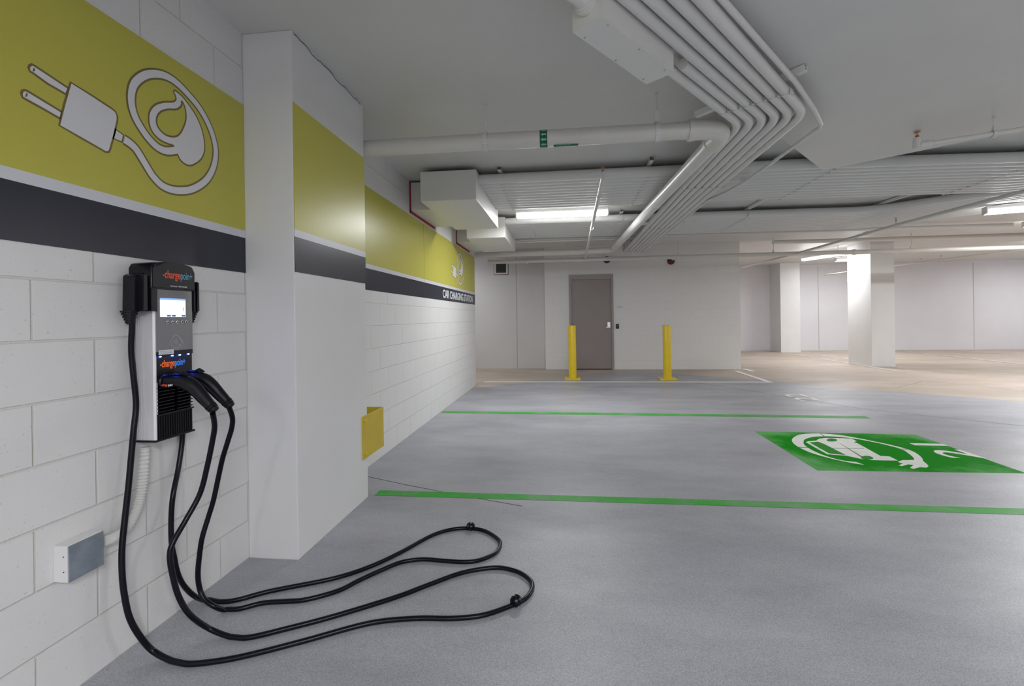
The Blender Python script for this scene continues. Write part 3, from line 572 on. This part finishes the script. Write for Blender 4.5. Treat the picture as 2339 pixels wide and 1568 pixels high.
b = B(); box(b, WX, -1.633, 1.358, 1.477, .405, .525, .002); obj('box_body', b, m_plaster, t)
b = B(); box(b, -1.6325, -1.629, 1.362, 1.478, .404, .523, .0008); cv = obj('cover_plate', b, m_galv, t)
for z in (.44, .49):
    b = B(); lathe2(b, (-1.645, 1.358, z), [(.0025, 0), (.0025, .001)], 10, 'y'); obj('screw', b, m_crack, t)

# yellow guard round the pillar foot
t = thing('corner_guard', 'bent yellow steel guard bolted to the pillar low behind its far edge', 'guard', (-1.5, 3.3, .28))
b = B(); box(b, PX, PX + .010, 3.095, 3.455, .288, .586, .001); obj('front_plate', b, m_yellow2, t)
b = B(); box(b, WX, PX, 3.447, 3.455, .288, .586); obj('return_plate', b, m_yellow2, t)
for z in (.325, .55):
    b = B(); lathe2(b, (PX + .010, 3.125, z), [(.012, 0), (.012, .006), (.005, .007), (.005, .014)], 8, 'x'); obj('bolt', b, m_yellow, t)

# bollards
def bollard(x, y, h, r, half, label):
    t = thing('bollard', label, 'bollard', (x, y, 0), 'yellow bollards in front of the door wall')
    b = B(); lathe2(b, (x, y, 0), [(r, .03), (r, h - .012), (r - .004, h - .004), (r - .014, h)], 32); obj('post', b, m_yellow, t, True)
    b = B(); box(b, x - half, x + half, y - half * .8, y + half * .8, .0012, .03, .003); bp_ = obj('base_plate', b, m_yellow, t)
    for sx in (-1, 1):
        for sy in (-1, 1):
            b = B(); lathe2(b, (x + sx * half * .8, y + sy * half * .6, .03), [(.013, 0), (.013, .01), (.006, .011), (.006, .02)], 6); obj('bolt', b, m_yellow, bp_)
bollard(.129, 9.50, 1.087, .078, .155, 'yellow steel bollard standing in front of the door')
bollard(1.977, 9.50, 1.076, .078, .165, 'yellow steel bollard standing right of the door, under the round bell')

# ------------------------------------------------------------ floor paint
def stripe(name, label, cat, pts, w, m, h=.0022):
    b = B(); ribbon(b, [(p[0], p[1], 0) for p in pts], w, (0, 0, 1), h)
    return tag(obj(name, b, m), label, cat)
stripe('parking_line', 'near wide green parking line running right from the pillar', 'painted line', [(-1.37, 3.256), (2, 3.262), (5.2, 3.27)], .10, m_gline, 0.0025)
stripe('parking_line', 'farther green parking line that stops short behind the green square', 'painted line', [(-1.66, 6.16), (1, 6.12), (3.6, 6.08)], .13, m_gline, 0.0028)
stripe('parking_line', 'long white parking line crossing just in front of the yellow bollards', 'painted line', [(-1.6, 9.1), (1.5, 9.13), (3.785, 9.14)], .10, m_wline, 0.0031)
stripe('parking_line', 'white parking line running back from the end of the long white line', 'painted line', [(3.735, 9.19), (3.76, 10.96)], .10, m_wline, 0.0034)
stripe('parking_line', 'short white line stub beside the corner of the door wall', 'painted line', [(4.09, 11.4), (4.11, 10.86)], .10, m_wline, 0.0037)
stripe('parking_line', 'white line on bare concrete running past the left side of the square column', 'painted line', [(7.1, 16.0), (7.02, 10.7)], .10, m_wline2, 0.0040)
stripe('parking_line', 'white line on bare concrete hidden partly behind the square column', 'painted line', [(7.67, 15.5), (7.62, 12.9)], .10, m_wline2, 0.0043)
stripe('parking_line', 'white line on bare concrete right of the square column, running to the far wall', 'painted line', [(10.93, 16.9), (10.67, 12.2), (10.6, 10.5)], .10, m_wline2, 0.0046)
stripe('parking_line', 'faint white line on bare concrete at the far right edge', 'painted line', [(14.2, 16.9), (14.1, 12.5)], .10, m_wline2, 0.0049)
S = DATA['SYM']
t = thing('floor_emblem', 'bright green painted square with white plug and car emblem on the grey floor', 'floor marking', (2.75, 4.6, 0))
F3 = lambda L, z: [(p[0], p[1], z) for p in L]
b = B(); prism(b, F3([(2.0, 5.285), (3.545, 5.235), (3.515, 4.035), (1.985, 3.995)], .0), (0, 0, .0024)); obj('green_square', b, m_gpatch, t)
b = B(); polyfill(b, F3([q[:2] for q in catmull([(*p, 0) for p in S['ring'][:18]], 4)] + [q[:2] for q in catmull([(*p, 0) for p in S['ring'][18:]], 4)], .0024), (0, 0, .0006)); obj('white_ring', b, m_wmark, t)
b = B(); polyfill(b, F3(S['plug'], .0026), (0, 0, .0008)); obj('plug_shape', b, m_wmark, t)
b = B(); polyfill(b, F3(S['car'], .0024), (0, 0, .0006)); cr = obj('car_shape', b, m_wmark, t)
mg = mat('green stencil paint', (.0, .24, .0), .6, spec=.1)
b = B(); polyfill(b, F3(S['window'], .003), (0, 0, .0006)); obj('car_window', b, mg, cr)
for w in S['wheel']:
    b = B(); polyfill(b, F3(catmull([(*p, 0) for p in w], 3, True) and [tuple(q)[:2] for q in catmull([(*p, 0) for p in w], 3, True)], .003), (0, 0, .0006)); obj('car_wheel', b, mg, cr)
for g in [S['axle']] + S['gap']:
    b = B(); polyfill(b, F3(g, .003), (0, 0, .0005)); obj('stencil_gap', b, m_joint2, t)
def number(s, label, x_base, y0, width, height):
    t = thing('stall_number', label, 'stall number', (x_base, y0, 0))
    o = text('digits', s, height / .70, m_wmark, t, (x_base, y0, .0036), (0, 1, 0), (-1, 0, 0), 1, .0004, bold=.004)
    ys = [v.co.y for v in o.data.vertices]; a, e = min(ys), max(ys); xs = [v.co.x for v in o.data.vertices]; xa, xe = min(xs), max(xs)
    for v in o.data.vertices:
        v.co.y = (v.co.y - a) / (e - a) * width; v.co.x = -(xe - v.co.x) / (xe - xa) * height
number('21', 'white stall number 21 painted at the right end of the green square', 3.54, 4.41, .47, .29)
number('22', 'white stall number 22 painted on the grey floor beyond the green lines', 3.64, 7.18, .58, .30)

# ------------------------------------------------------------ boxes on the ceiling at the left wall
def ceil_box(label, y0, y1, zb, sy0, sy1):
    t = thing('pull_box', label, 'electrical box', (-1.15, (y0 + y1) / 2, zb))
    b = B(); box(b, -1.432, -.862, y0, y1, zb, 2.735, .004); obj('box_body', b, m_box, t)
    b = B(); box(b, WX, -1.432, sy0, sy1, zb + .015, 2.76, .003); obj('wall_sleeve', b, m_box, t)
    b = B(); box(b, WX, WX + .012, sy0 - .014, sy0, zb, 2.775); box(b, WX, WX + .012, sy0 - .014, sy1 + .01, zb - .012, zb + .015); obj('firestop_bead', b, m_red, t)
ceil_box('nearer big white box under the ceiling at the left wall, edged with red', 4.578, 6.11, 2.437, 5.0, 5.95)
ceil_box('farther big white box under the ceiling at the left wall, partly hidden', 6.80, 8.26, 2.437, 7.2, 8.16)

# conduit banks ------------------------------------------------
def conduit(label, pts, r, grp, m=None, n=14, cat='conduit', name='conduit'):
    b = B(); tube(b, pts, r, n); return tag(obj(name, b, m or m_pipe, None, True), label, cat, grp)
def bend(p, q, s, rad, k=6):
    """polyline p-q-s with the corner at q rounded"""
    p, q, s = map(Vector, (p, q, s)); a = (p - q).normalized(); c_ = (s - q).normalized()
    A1 = q + a * rad; A2 = q + c_ * rad; out = [p]
    for i in range(k + 1):
        u = i / k; out.append(A1 * (1 - u) ** 2 + q * 2 * u * (1 - u) + A2 * u * u)
    return out + [s]
Z1, R1 = 2.685, .050
dd = Vector((cos(radians(-40)), sin(radians(-40)), 0))
bank1 = []; bank2 = []
for k in range(11):
    y = 4.76 + .1155 * k; yb = y + .13; xb = 4.62 + .115 * k * .45
    q = Vector((xb, yb, Z1))
    P = [Vector((-.862, y, Z1)), Vector((2.4, y, Z1))] + bend((2.4, y, Z1), q, q + dd * 2.6, .25)[1:]
    conduit('white conduit, %s from the camera in the bank leaving the nearer ceiling box' % ORD[k], P, R1, 'conduits of the nearer bank'); bank1.append(y)
for k in range(12):
    y = 6.93 + .1125 * k; q = Vector((4.22 + k * .052, y + .09, Z1))
    P = [Vector((-.862, y - .05, Z1))] + bend((-.862, y - .05, Z1), q, q + dd * (1.45 + .1 * k), .3)[1:]
    conduit('white conduit, %s from the camera in the bank leaving the farther ceiling box' % ORD[k], P, R1, 'conduits of the farther bank'); bank2.append(y - .03)
def strut(label, p0, p1, w=.036, h=.034, cl=(), rad=.05, zc=Z1):
    """slotted channel with pipe clamps; cl = centre points of the clamped pipes"""
    p0, p1 = Vector(p0), Vector(p1); t = thing('strut_channel', label, 'channel', p0, 'support channels under the ceiling')
    d = (p1 - p0).normalized(); s = Vector((0, 0, 1)).cross(d) * (w / 2); u = Vector((0, 0, 1))
    prof = [-s, s, s + u * h, s * .6 + u * h, s * .6 + u * (h * .25), -s * .6 + u * (h * .25), -s * .6 + u * h, -s + u * h]
    b = B(); polyfill(b, [p0 + q for q in prof], p1 - p0)
    prism(b, [p0 + q for q in (-s, s, s + u * h * .25, -s + u * h * .25)], d * .001)
    obj('channel', b, m_pipe, t)
    for cpt in cl:
        cpt = Vector(cpt); b = B()
        pts = [cpt + (d * cos(a) + u * sin(a)) * (rad + .003) for a in [radians(q) for q in range(150, 391, 20)]]
        sd = Vector((0, 0, 1)).cross(d)
        for i in range(len(pts) - 1):
            prism(b, [pts[i] - sd * .016, pts[i + 1] - sd * .016, pts[i + 1] + sd * .016, pts[i] + sd * .016], (cpt - pts[i]).normalized() * .0025)
        e = cpt + d * (rad + .004) - u * (rad * 1.02)
        for f in (-.0045, .0025):
            prism(b, [e + d * f - sd * .016, e + d * (f + .002) - sd * .016, e + d * (f + .002) + sd * .016, e + d * f + sd * .016], (0, 0, .5 * rad + .012))
        cylp = e + u * .008 + d * -.012; cyl(b, cylp, cylp + d * .024, .0055, 8)
        obj('pipe_clamp', b, m_pipe, t)
ZS = Z1 + R1 + .003
strut('support channel over the nearer conduit bank, just right of the ceiling box', (-.64, 4.66, ZS), (-.64, 6.08, ZS), cl=[(-.64, y, Z1) for y in bank1])
strut('support channel over the nearer conduit bank, left of the round drain pipe', (.84, 4.60, ZS), (.84, 6.08, ZS), cl=[(.84, y, Z1) for y in bank1])
strut('long support channel joining both conduit banks right of the bundled pipes', (2.59, 4.66, ZS), (2.59, 8.3, ZS), cl=[(2.59, y + .01, Z1) for y in bank1] + [(2.59, y + .04, Z1) for y in bank2])
strut('long support channel joining both conduit banks where the farther bank bends', (4.45, 4.8, ZS), (4.30, 7.35, ZS), cl=[(4.46, y + .11, Z1) for y in bank1])
strut('support channel over the farther conduit bank, under the lit strip light', (-.48, 6.80, ZS), (-.48, 8.2, ZS), cl=[(-.48, y - .02, Z1) for y in bank2])
strut('support channel over the farther conduit bank, next to the drain pipe', (.82, 6.80, ZS), (.82, 8.25, ZS), cl=[(.82, y + .01, Z1) for y in bank2])

# bundle that comes diagonally across the ceiling, then turns to the back
Z2, R2 = 2.53, .0285
nrm = Vector((.780, -.6258, 0)); dg = Vector((.6258, .780, 0))
offs = [-1.135, -1.064, -.996, -.927, -.857, -.79]; xs = [1.175, 1.245, 1.315, 1.384, 1.452, 1.520]
YE = 9.55
for k in range(6):
    Q = Vector((xs[k], (nrm.x * xs[k] - offs[k]) / .6258, Z2))
    st_ = Q - dg * (1.02 if k < 2 else 4.0)
    P = bend(st_, Q, (xs[k], YE - .1, Z2), .13) + [Vector((xs[k], YE, Z2 + .05)), Vector((xs[k], YE + .03, Z2 + .16)), Vector((xs[k], YE + .03, ZC - .002))]
    cdt = conduit('white bent conduit, %s from the drain pipe in the bundle angling across the ceiling' % ORD[k], P, R2, 'bundle of bent conduits', n=18)
    yc = (4.24, 4.13, 4.04, 3.97, 3.84, 3.76)[k]
    b = B(); tube(b, [(xs[k], yc - .05, Z2), (xs[k], yc - .045, Z2), (xs[k], yc + .015, Z2), (xs[k], yc + .02, Z2)], [R2, R2 + .003, R2 + .003, R2], 18); obj('coupling', b, m_pipe, cdt, True)
P = [Vector((p[0], p[1], Z2 + .01)) for p in ((-.56, .53), (.655, 1.998), (1.273, 2.744), (1.572, 3.143), (1.735, 3.385), (1.763, 3.45), (1.757, 3.52), (1.755, 4.3), (1.742, 4.78), (1.69, 5.14), (1.607, 5.40), (1.592, 5.50), (1.585, YE))] + [Vector((1.585, YE + .02, ZC - .002))]
conduit('thin white conduit on the outer right side of the bent bundle', P, .0145, None)
def dpt(o, s): return nrm * o + dg * s
s0 = 3.005
strut('angled support channel across the bent conduits, before their bend', tuple(dpt(-1.33, s0 + .05) + Vector((0, 0, Z2 + R2 + .003))), tuple(dpt(-.665, s0 - .09) + Vector((0, 0, Z2 + R2 + .003))), h=.036,
      cl=[tuple(dpt(o, s0 - .0) + Vector((0, 0, Z2))) for o in offs], rad=R2)
strut('support channel across the bundled conduits after their bend, with a small bracket', (1.10, 4.80, Z2 + R2 + .003), (1.78, 4.80, Z2 + R2 + .003), h=.036, cl=[(x, 4.80, Z2) for x in xs], rad=R2)
strut('far support channel across the bundled conduits, beside the lit strip light', (1.08, 6.9, Z2 + R2 + .003), (1.70, 6.9, Z2 + R2 + .003), h=.036, cl=[(x, 6.9, Z2) for x in xs], rad=R2)
# box the first two conduits run into
t = thing('pull_box', 'long white junction box at the top of the photo where bent conduits end', 'electrical box', (.3, 2.1, 2.42))
cA = [(.045, 1.932), (.16, 1.838), (.531, 2.316), (.418, 2.412)]
b = B(); prism(b, [(x, y, 2.42) for x, y in cA], (0, 0, .17)); obj('box_body', b, m_box, t)
b = B(); prism(b, [(.047 , 1.932, 2.416), (.158, 1.841, 2.416), (.529, 2.316, 2.416), (.418, 2.409, 2.416)], (0, 0, .004)); cv = obj('cover_plate', b, m_box, t)
for u_, v_ in ((.1, .12), (.9, .12), (.1, .88), (.9, .88), (.5, .1), (.5, .9)):
    q = Vector((*cA[0], 0)).lerp(Vector((*cA[3], 0)), u_).lerp(Vector((*cA[1], 0)).lerp(Vector((*cA[2], 0)), u_), v_)
    b = B(); lathe2(b, (q.x, q.y, 2.411), [(.004, 0), (.004, .006)], 10); obj('screw', b, m_steel, cv)
q = Vector((.10, 1.885, 2.505)); b = B(); tube(b, [q + dg * .0, q - dg * .02], .052, 24); tube(b, [q, q - dg * .028], .044, 24); obj('locknut', b, m_box, t, True)
conduit('thick white conduit entering the near end of the long junction box', [q + dg * .001, q - dg * 1.3], .036, None, n=24)

# big drain pipe ----------------------------------------------
t = thing('drain_pipe', 'thick white drain pipe crossing from the left pillar, turning back along the ceiling', 'pipe', (-.3, 3.30, 2.45))
ZP, RP = 2.512, .058
b = B(); tube(b, [(WX, 3.30, ZP), (.93, 3.30, ZP)], RP, 32); obj('pipe_run', b, m_pipe2, t, True)
b = B(); tube(b, bend((.86, 3.30, ZP), (1.09, 3.30, ZP), (1.085, 3.56, ZP), .15, 10), .0665, 32); obj('elbow', b, m_pipe2, t, True)
for q_ in ([(.845, 3.30, ZP), (.885, 3.30, ZP)], [(1.085, 3.54, ZP), (1.084, 3.58, ZP)]):
    b = B(); tube(b, q_, .0715, 32); obj('hub_rim', b, m_pipe2, t, True)
b = B(); tube(b, [(1.085, 3.5, ZP), (1.0, 6.1, ZP), (.93, 8.7, ZP + .02)], RP, 32); obj('pipe_run', b, m_pipe, t, True)
b = B(); tube(b, bend((.93, 8.68, ZP + .02), (.92, 9.12, ZP + .02), (.3, 9.28, ZP + .02), .2, 8) + [Vector((-3.5, 9.28, ZP + .02))], RP, 28); obj('pipe_run', b, m_pipe2, t, True)
for y in (5.4, 8.62):
    b = B(); zz = ZP + (.02 * (y - 6.1) / 2.6 if y > 6.1 else 0); tube(b, [(1.085 - (y - 3.5) * .031, y - .012, zz), (1.085 - (y - 3.5) * .031, y + .012, zz)], RP + .003, 28); obj('pipe_joint', b, m_pipe, t, True)
# flow label
b = B(); tube(b, [(-.160, 3.30, ZP), (-.108, 3.30, ZP)], RP + .0012, 32, False); lb = obj('flow_label', b, m_lgreen, t, True)
b = B()
for a in (238, 205, 172, 139):
    aa = radians(a); rr_ = RP + .0022
    c0 = Vector((0, cos(aa) * rr_, sin(aa) * rr_)); tg = Vector((0, -sin(aa), cos(aa)))
    o0 = Vector((-.134, 3.30, ZP)) + c0; ex = Vector((1, 0, 0))
    prism(b, [o0 - ex * .02, o0 - ex * .003 + tg * .012, o0 - ex * .003 + tg * .006, o0 + ex * .019 + tg * .006, o0 + ex * .019 - tg * .006, o0 - ex * .003 - tg * .006, o0 - ex * .003 - tg * .012], c0.normalized() * .0006)
obj('flow_arrow', b, m_lpale, lb)
b = B()
for i in range(6):
    a0, a1 = radians(248 + i * 7), radians(255 + i * 7); rr_ = RP + .0015
    q0 = Vector((0, cos(a0) * rr_, sin(a0) * rr_)); q1 = Vector((0, cos(a1) * rr_, sin(a1) * rr_)); o0 = Vector((-.065, 3.3, ZP))
    b.faces.new([b.verts.new(o0 + q0), b.verts.new(o0 + q1), b.verts.new(o0 + q1 + Vector((.17, 0, 0))), b.verts.new(o0 + q0 + Vector((.17, 0, 0)))])
lb2 = obj('name_label', b, m_lgreen, t)
aa = radians(256); cc = Vector((0, cos(aa), sin(aa)))
text('lettering', 'DRAIN', .026, m_lpale, lb2, Vector((-.045, 3.3, ZP)) + cc * (RP + .003), (1, 0, 0), (0, -sin(aa) * -1, cos(aa) * -1), 1.2, .0003)
def hanger(label, x, y, zp, r, ztop, grp=None):
    t = thing('pipe_hanger', label, 'pipe hanger', (x, y, zp), grp)
    b = B(); N_ = 20; ring = [(x, y + (r + .003) * cos(2 * pi * i / N_), zp + (r + .003) * sin(2 * pi * i / N_)) for i in range(N_)]
    for i in range(N_):
        p_, q_ = Vector(ring[i]), Vector(ring[(i + 1) % N_]); o_ = Vector((0, p_.y - y, p_.z - zp)).normalized() * .003
        prism(b, [p_ + Vector((-.016, 0, 0)), q_ + Vector((-.016, 0, 0)), q_ + Vector((.016, 0, 0)), p_ + Vector((.016, 0, 0))], o_)
    obj('ring', b, m_pipe, t)
    b = B(); cw = .017 if r > .03 else .008; ch = .095 if r > .05 else .035; prism(b, [(x - cw, y - .010, zp + r), (x + cw, y - .010, zp + r), (x + cw * .7, y - .008, zp + r + ch), (x - cw * .7, y - .008, zp + r + ch)], (0, .018, 0)); obj('clevis', b, m_pipe, t)
    b = B(); cyl(b, (x, y, zp + r + ch - .01), (x, y, ztop), .005, 10); cyl(b, (x, y, ztop - .012), (x, y, ztop), .011, 6); obj('rod', b, m_pipe, t)
hanger('ring hanger with rod on the drain pipe, left of the green label', -.545, 3.30, ZP, RP, ZC)
hanger('ring hanger with rod on the drain pipe, near its elbow', .64, 3.30, ZP, RP, ZC)
hanger('ring hanger with rod on the long back run of the drain pipe', 1.03, 5.15, ZP, RP, ZC)

# fire pipes ---------------------------------------------------
ZA = 2.45
t = thing('fire_pipe', 'long cream fire pipe crossing the whole garage in front of the door wall', 'pipe', (4, 9.85, ZA))
b = B(); tube(b, [(-1.62, 9.86, ZA), (5, 9.85, ZA), (13, 9.80, ZA)], .042, 24); obj('pipe_run', b, m_pipe2, t, True)
for x in (-.78, 5.62, -1.60, 9.6):
    b = B(); tube(b, [(x - .025, 9.855, ZA), (x - .02, 9.855, ZA), (x + .02, 9.855, ZA), (x + .025, 9.855, ZA)], [.044, .055, .055, .044], 20); obj('coupling', b, m_pipe2, t, True)
b = B(); tube(b, bend((-1.05, 9.86, ZA), (-1.25, 9.86, ZA + .04), (-1.5, 9.70, ZA + .10), .08), .022, 14); obj('outlet', b, m_pipe2, t, True)
for x, lab in ((-1.05, 'far left, over the air vent'), (.05, 'over the left end of the door'), (2.3, 'between bell and bundle'), (4.13, 'right of the door wall corner'), (6.65, 'right of the far column top')):
    hanger('thin rod hanger on the long cream fire pipe, ' + lab, x, 9.855, ZA, .042, ZC, 'rod hangers on the fire pipe')
def sprinkler(t, x, y, z):
    b = B(); cyl(b, (x, y, z), (x, y, z + .05), .012, 12); obj('riser', b, m_pipe2, t, True)
    b = B(); cyl(b, (x, y, z + .048), (x, y, z + .062), .009, 10); cyl(b, (x - .008, y, z + .06), (x - .004, y, z + .086), .0022, 6); cyl(b, (x + .008, y, z + .06), (x + .004, y, z + .086), .0022, 6); lathe2(b, (x, y, z + .086), [(.006, 0), (.018, .001), (.018, .003), (.005, .004)], 14); obj('sprinkler_head', b, m_brass, t, True)
t = thing('sprinkler_pipe', 'thin cream sprinkler pipe coming forward beside the lit strip light', 'pipe', (.36, 6, 2.45))
b = B(); tube(b, [(.335, 4.08, ZA), (.42, 9.84, ZA)], .0185, 14); obj('pipe_run', b, m_pipe2, t, True)
b = B()
for y in (4.7, 6.4, 8.2): tube(b, [(.335 + (y - 4.08) * .0148, y - .015, ZA), (.335 + (y - 4.08) * .0148, y + .015, ZA)], .024, 14)
obj('coupling', b, m_pipe2, t, True); sprinkler(t, .335, 4.09, ZA)
t = thing('sprinkler_pipe', 'cream sprinkler pipe slanting down from the right edge behind the conduit banks', 'pipe', (4.5, 8, 2.45))
b = B(); tube(b, [(4.62, 3.6, ZA), (4.5, 7.0, ZA), (4.55, 9.84, ZA), (4.36, 14.5, ZA)], .021, 14); obj('pipe_run', b, m_pipe2, t, True); sprinkler(t, 4.50, 6.95, ZA + .01)
b = B(); tube(b, [(4.49, 7.55, ZA), (4.50, 7.62, ZA)], .028, 14); obj('coupling', b, m_pipe2, t, True)
t = thing('sprinkler_pipe', 'faint cream sprinkler pipe in the far right bay, right of the column', 'pipe', (8.5, 12, 2.45))
b = B(); tube(b, [(9.02, 9.84, ZA), (8.53, 11.6, ZA), (8.0, 15.5, ZA)], .02, 12); obj('pipe_run', b, m_pipe2, t, True)
for y in (11.7, 12.2): sprinkler(t, 8.53 - (y - 11.6) * .136, y, ZA + .01)
t = thing('sprinkler_pipe', 'cream sprinkler pipe at the upper right under the low ceiling slab', 'pipe', (2.7, 3.76, 2.45))
b = B(); tube(b, [(2.60, 3.79, 2.49), (3.12, 3.555, 2.49), (5.6, 2.43, 2.49)], .0185, 16); obj('pipe_run', b, m_pipe2, t, True)
b = B(); tube(b, [(2.605, 3.788, 2.462), (2.605, 3.788, 2.47), (2.605, 3.788, 2.52), (2.605, 3.788, 2.545), (2.605, 3.788, 2.55)], [.014, .028, .028, .024, .014], 16); tube(b, [(2.62, 3.78, 2.49), (2.68, 3.755, 2.49)], .026, 14); obj('elbow', b, m_pipe, t, True)
b = B(); x, y, z = 2.605, 3.788, 2.55
cyl(b, (x, y, z), (x, y, z + .014), .012, 10); cyl(b, (x - .008, y, z + .012), (x - .004, y, z + .036), .0025, 6); cyl(b, (x + .008, y, z + .012), (x + .004, y, z + .036), .0025, 6); lathe2(b, (x, y, z + .036), [(.006, 0), (.021, .001), (.021, .004), (.005, .005)], 16); obj('sprinkler_head', b, m_brass, t, True)
hanger('short rod hanger on the sprinkler pipe at the upper right', 2.98, 3.62, 2.49, .0185, ZLOW)
conduit('thin white conduit along the far ceiling, behind the farther bank', [(-3, 8.62, 2.70), (1.6, 8.66, 2.70), (5, 8.70, 2.70), (7.45, 8.74, 2.70)], .03, None, m_pipe)
conduit('thin cream conduit at the left, just above the back run of drain pipe', [(-3.2, 8.36, 2.60), (.88, 8.40, 2.62)], .014, None, m_pipe2)
conduit('white conduit in the far right bay, seen above the long fire pipe', [(4.6, 11.0, 2.86), (8, 11.0, 2.86), (16, 11.1, 2.86)], .05, None, m_pipe)

# ------------------------------------------------------------ lamps
def lamp(label, top, k):
    m_tube = emit('lamp diffuser', (.98, .99, 1), 22)
    la = bpy.data.lights.new('tube_light', 'AREA'); la.shape = 'RECTANGLE'; la.size = 1.18; la.size_y = .118; la.energy = LAMP * k; la.color = (.975, .985, 1)
    t = thing('fluorescent_light', label, 'strip light', (0, 0, 0), 'fluorescent strip lights')
    b = B(); prism(b, [(-.605, -.062, .055), (-.605, .062, .055), (-.605, .050, .10), (-.605, -.050, .10)], (1.21, 0, 0)); obj('housing', b, m_lamp, t)
    b = B(); P = [(-.60, -.066, .057), (-.60, -.064, .02), (-.60, -.048, .003), (-.60, 0, 0), (-.60, .048, .003), (-.60, .064, .02), (-.60, .066, .057)]
    prism(b, P, (1.20, 0, 0)); obj('diffuser', b, m_tube, t)
    for s_ in (-1, 1):
        b = B(); box(b, s_ * .612 - .008, s_ * .612 + .008, -.064, .064, .004, .10, .003); obj('end_cap', b, m_lamp, t)
        b = B(); cyl(b, (s_ * .45, 0, .099), (s_ * .45, 0, top), .006, 8); cyl(b, (s_ * .45, 0, top - .006), (s_ * .45, 0, top), .02, 12); obj('stem', b, m_lamp, t)
    lo = bpy.data.objects.new('tube_light', la); C.objects.link(lo); lo.parent = t; lo.location = (0, 0, -.003)
    return t
for x, y, z, a, lab, kk in LAMPS:
    top = (ZFAR if y > 10.2 else ZC)
    v = Vector((x, y, 0)) - Vector((T.x, T.y, 0)); k1 = v.dot(dr); k2 = v.dot(dl)
    if k1 > 0 and k2 > 0 and k1 < 6.5 and k2 < 9: top = ZLOW
    o = lamp(lab, max(.102, top - z - .001), kk)
    o.location = (x, y, z); o.rotation_euler = (0, 0, radians(a))
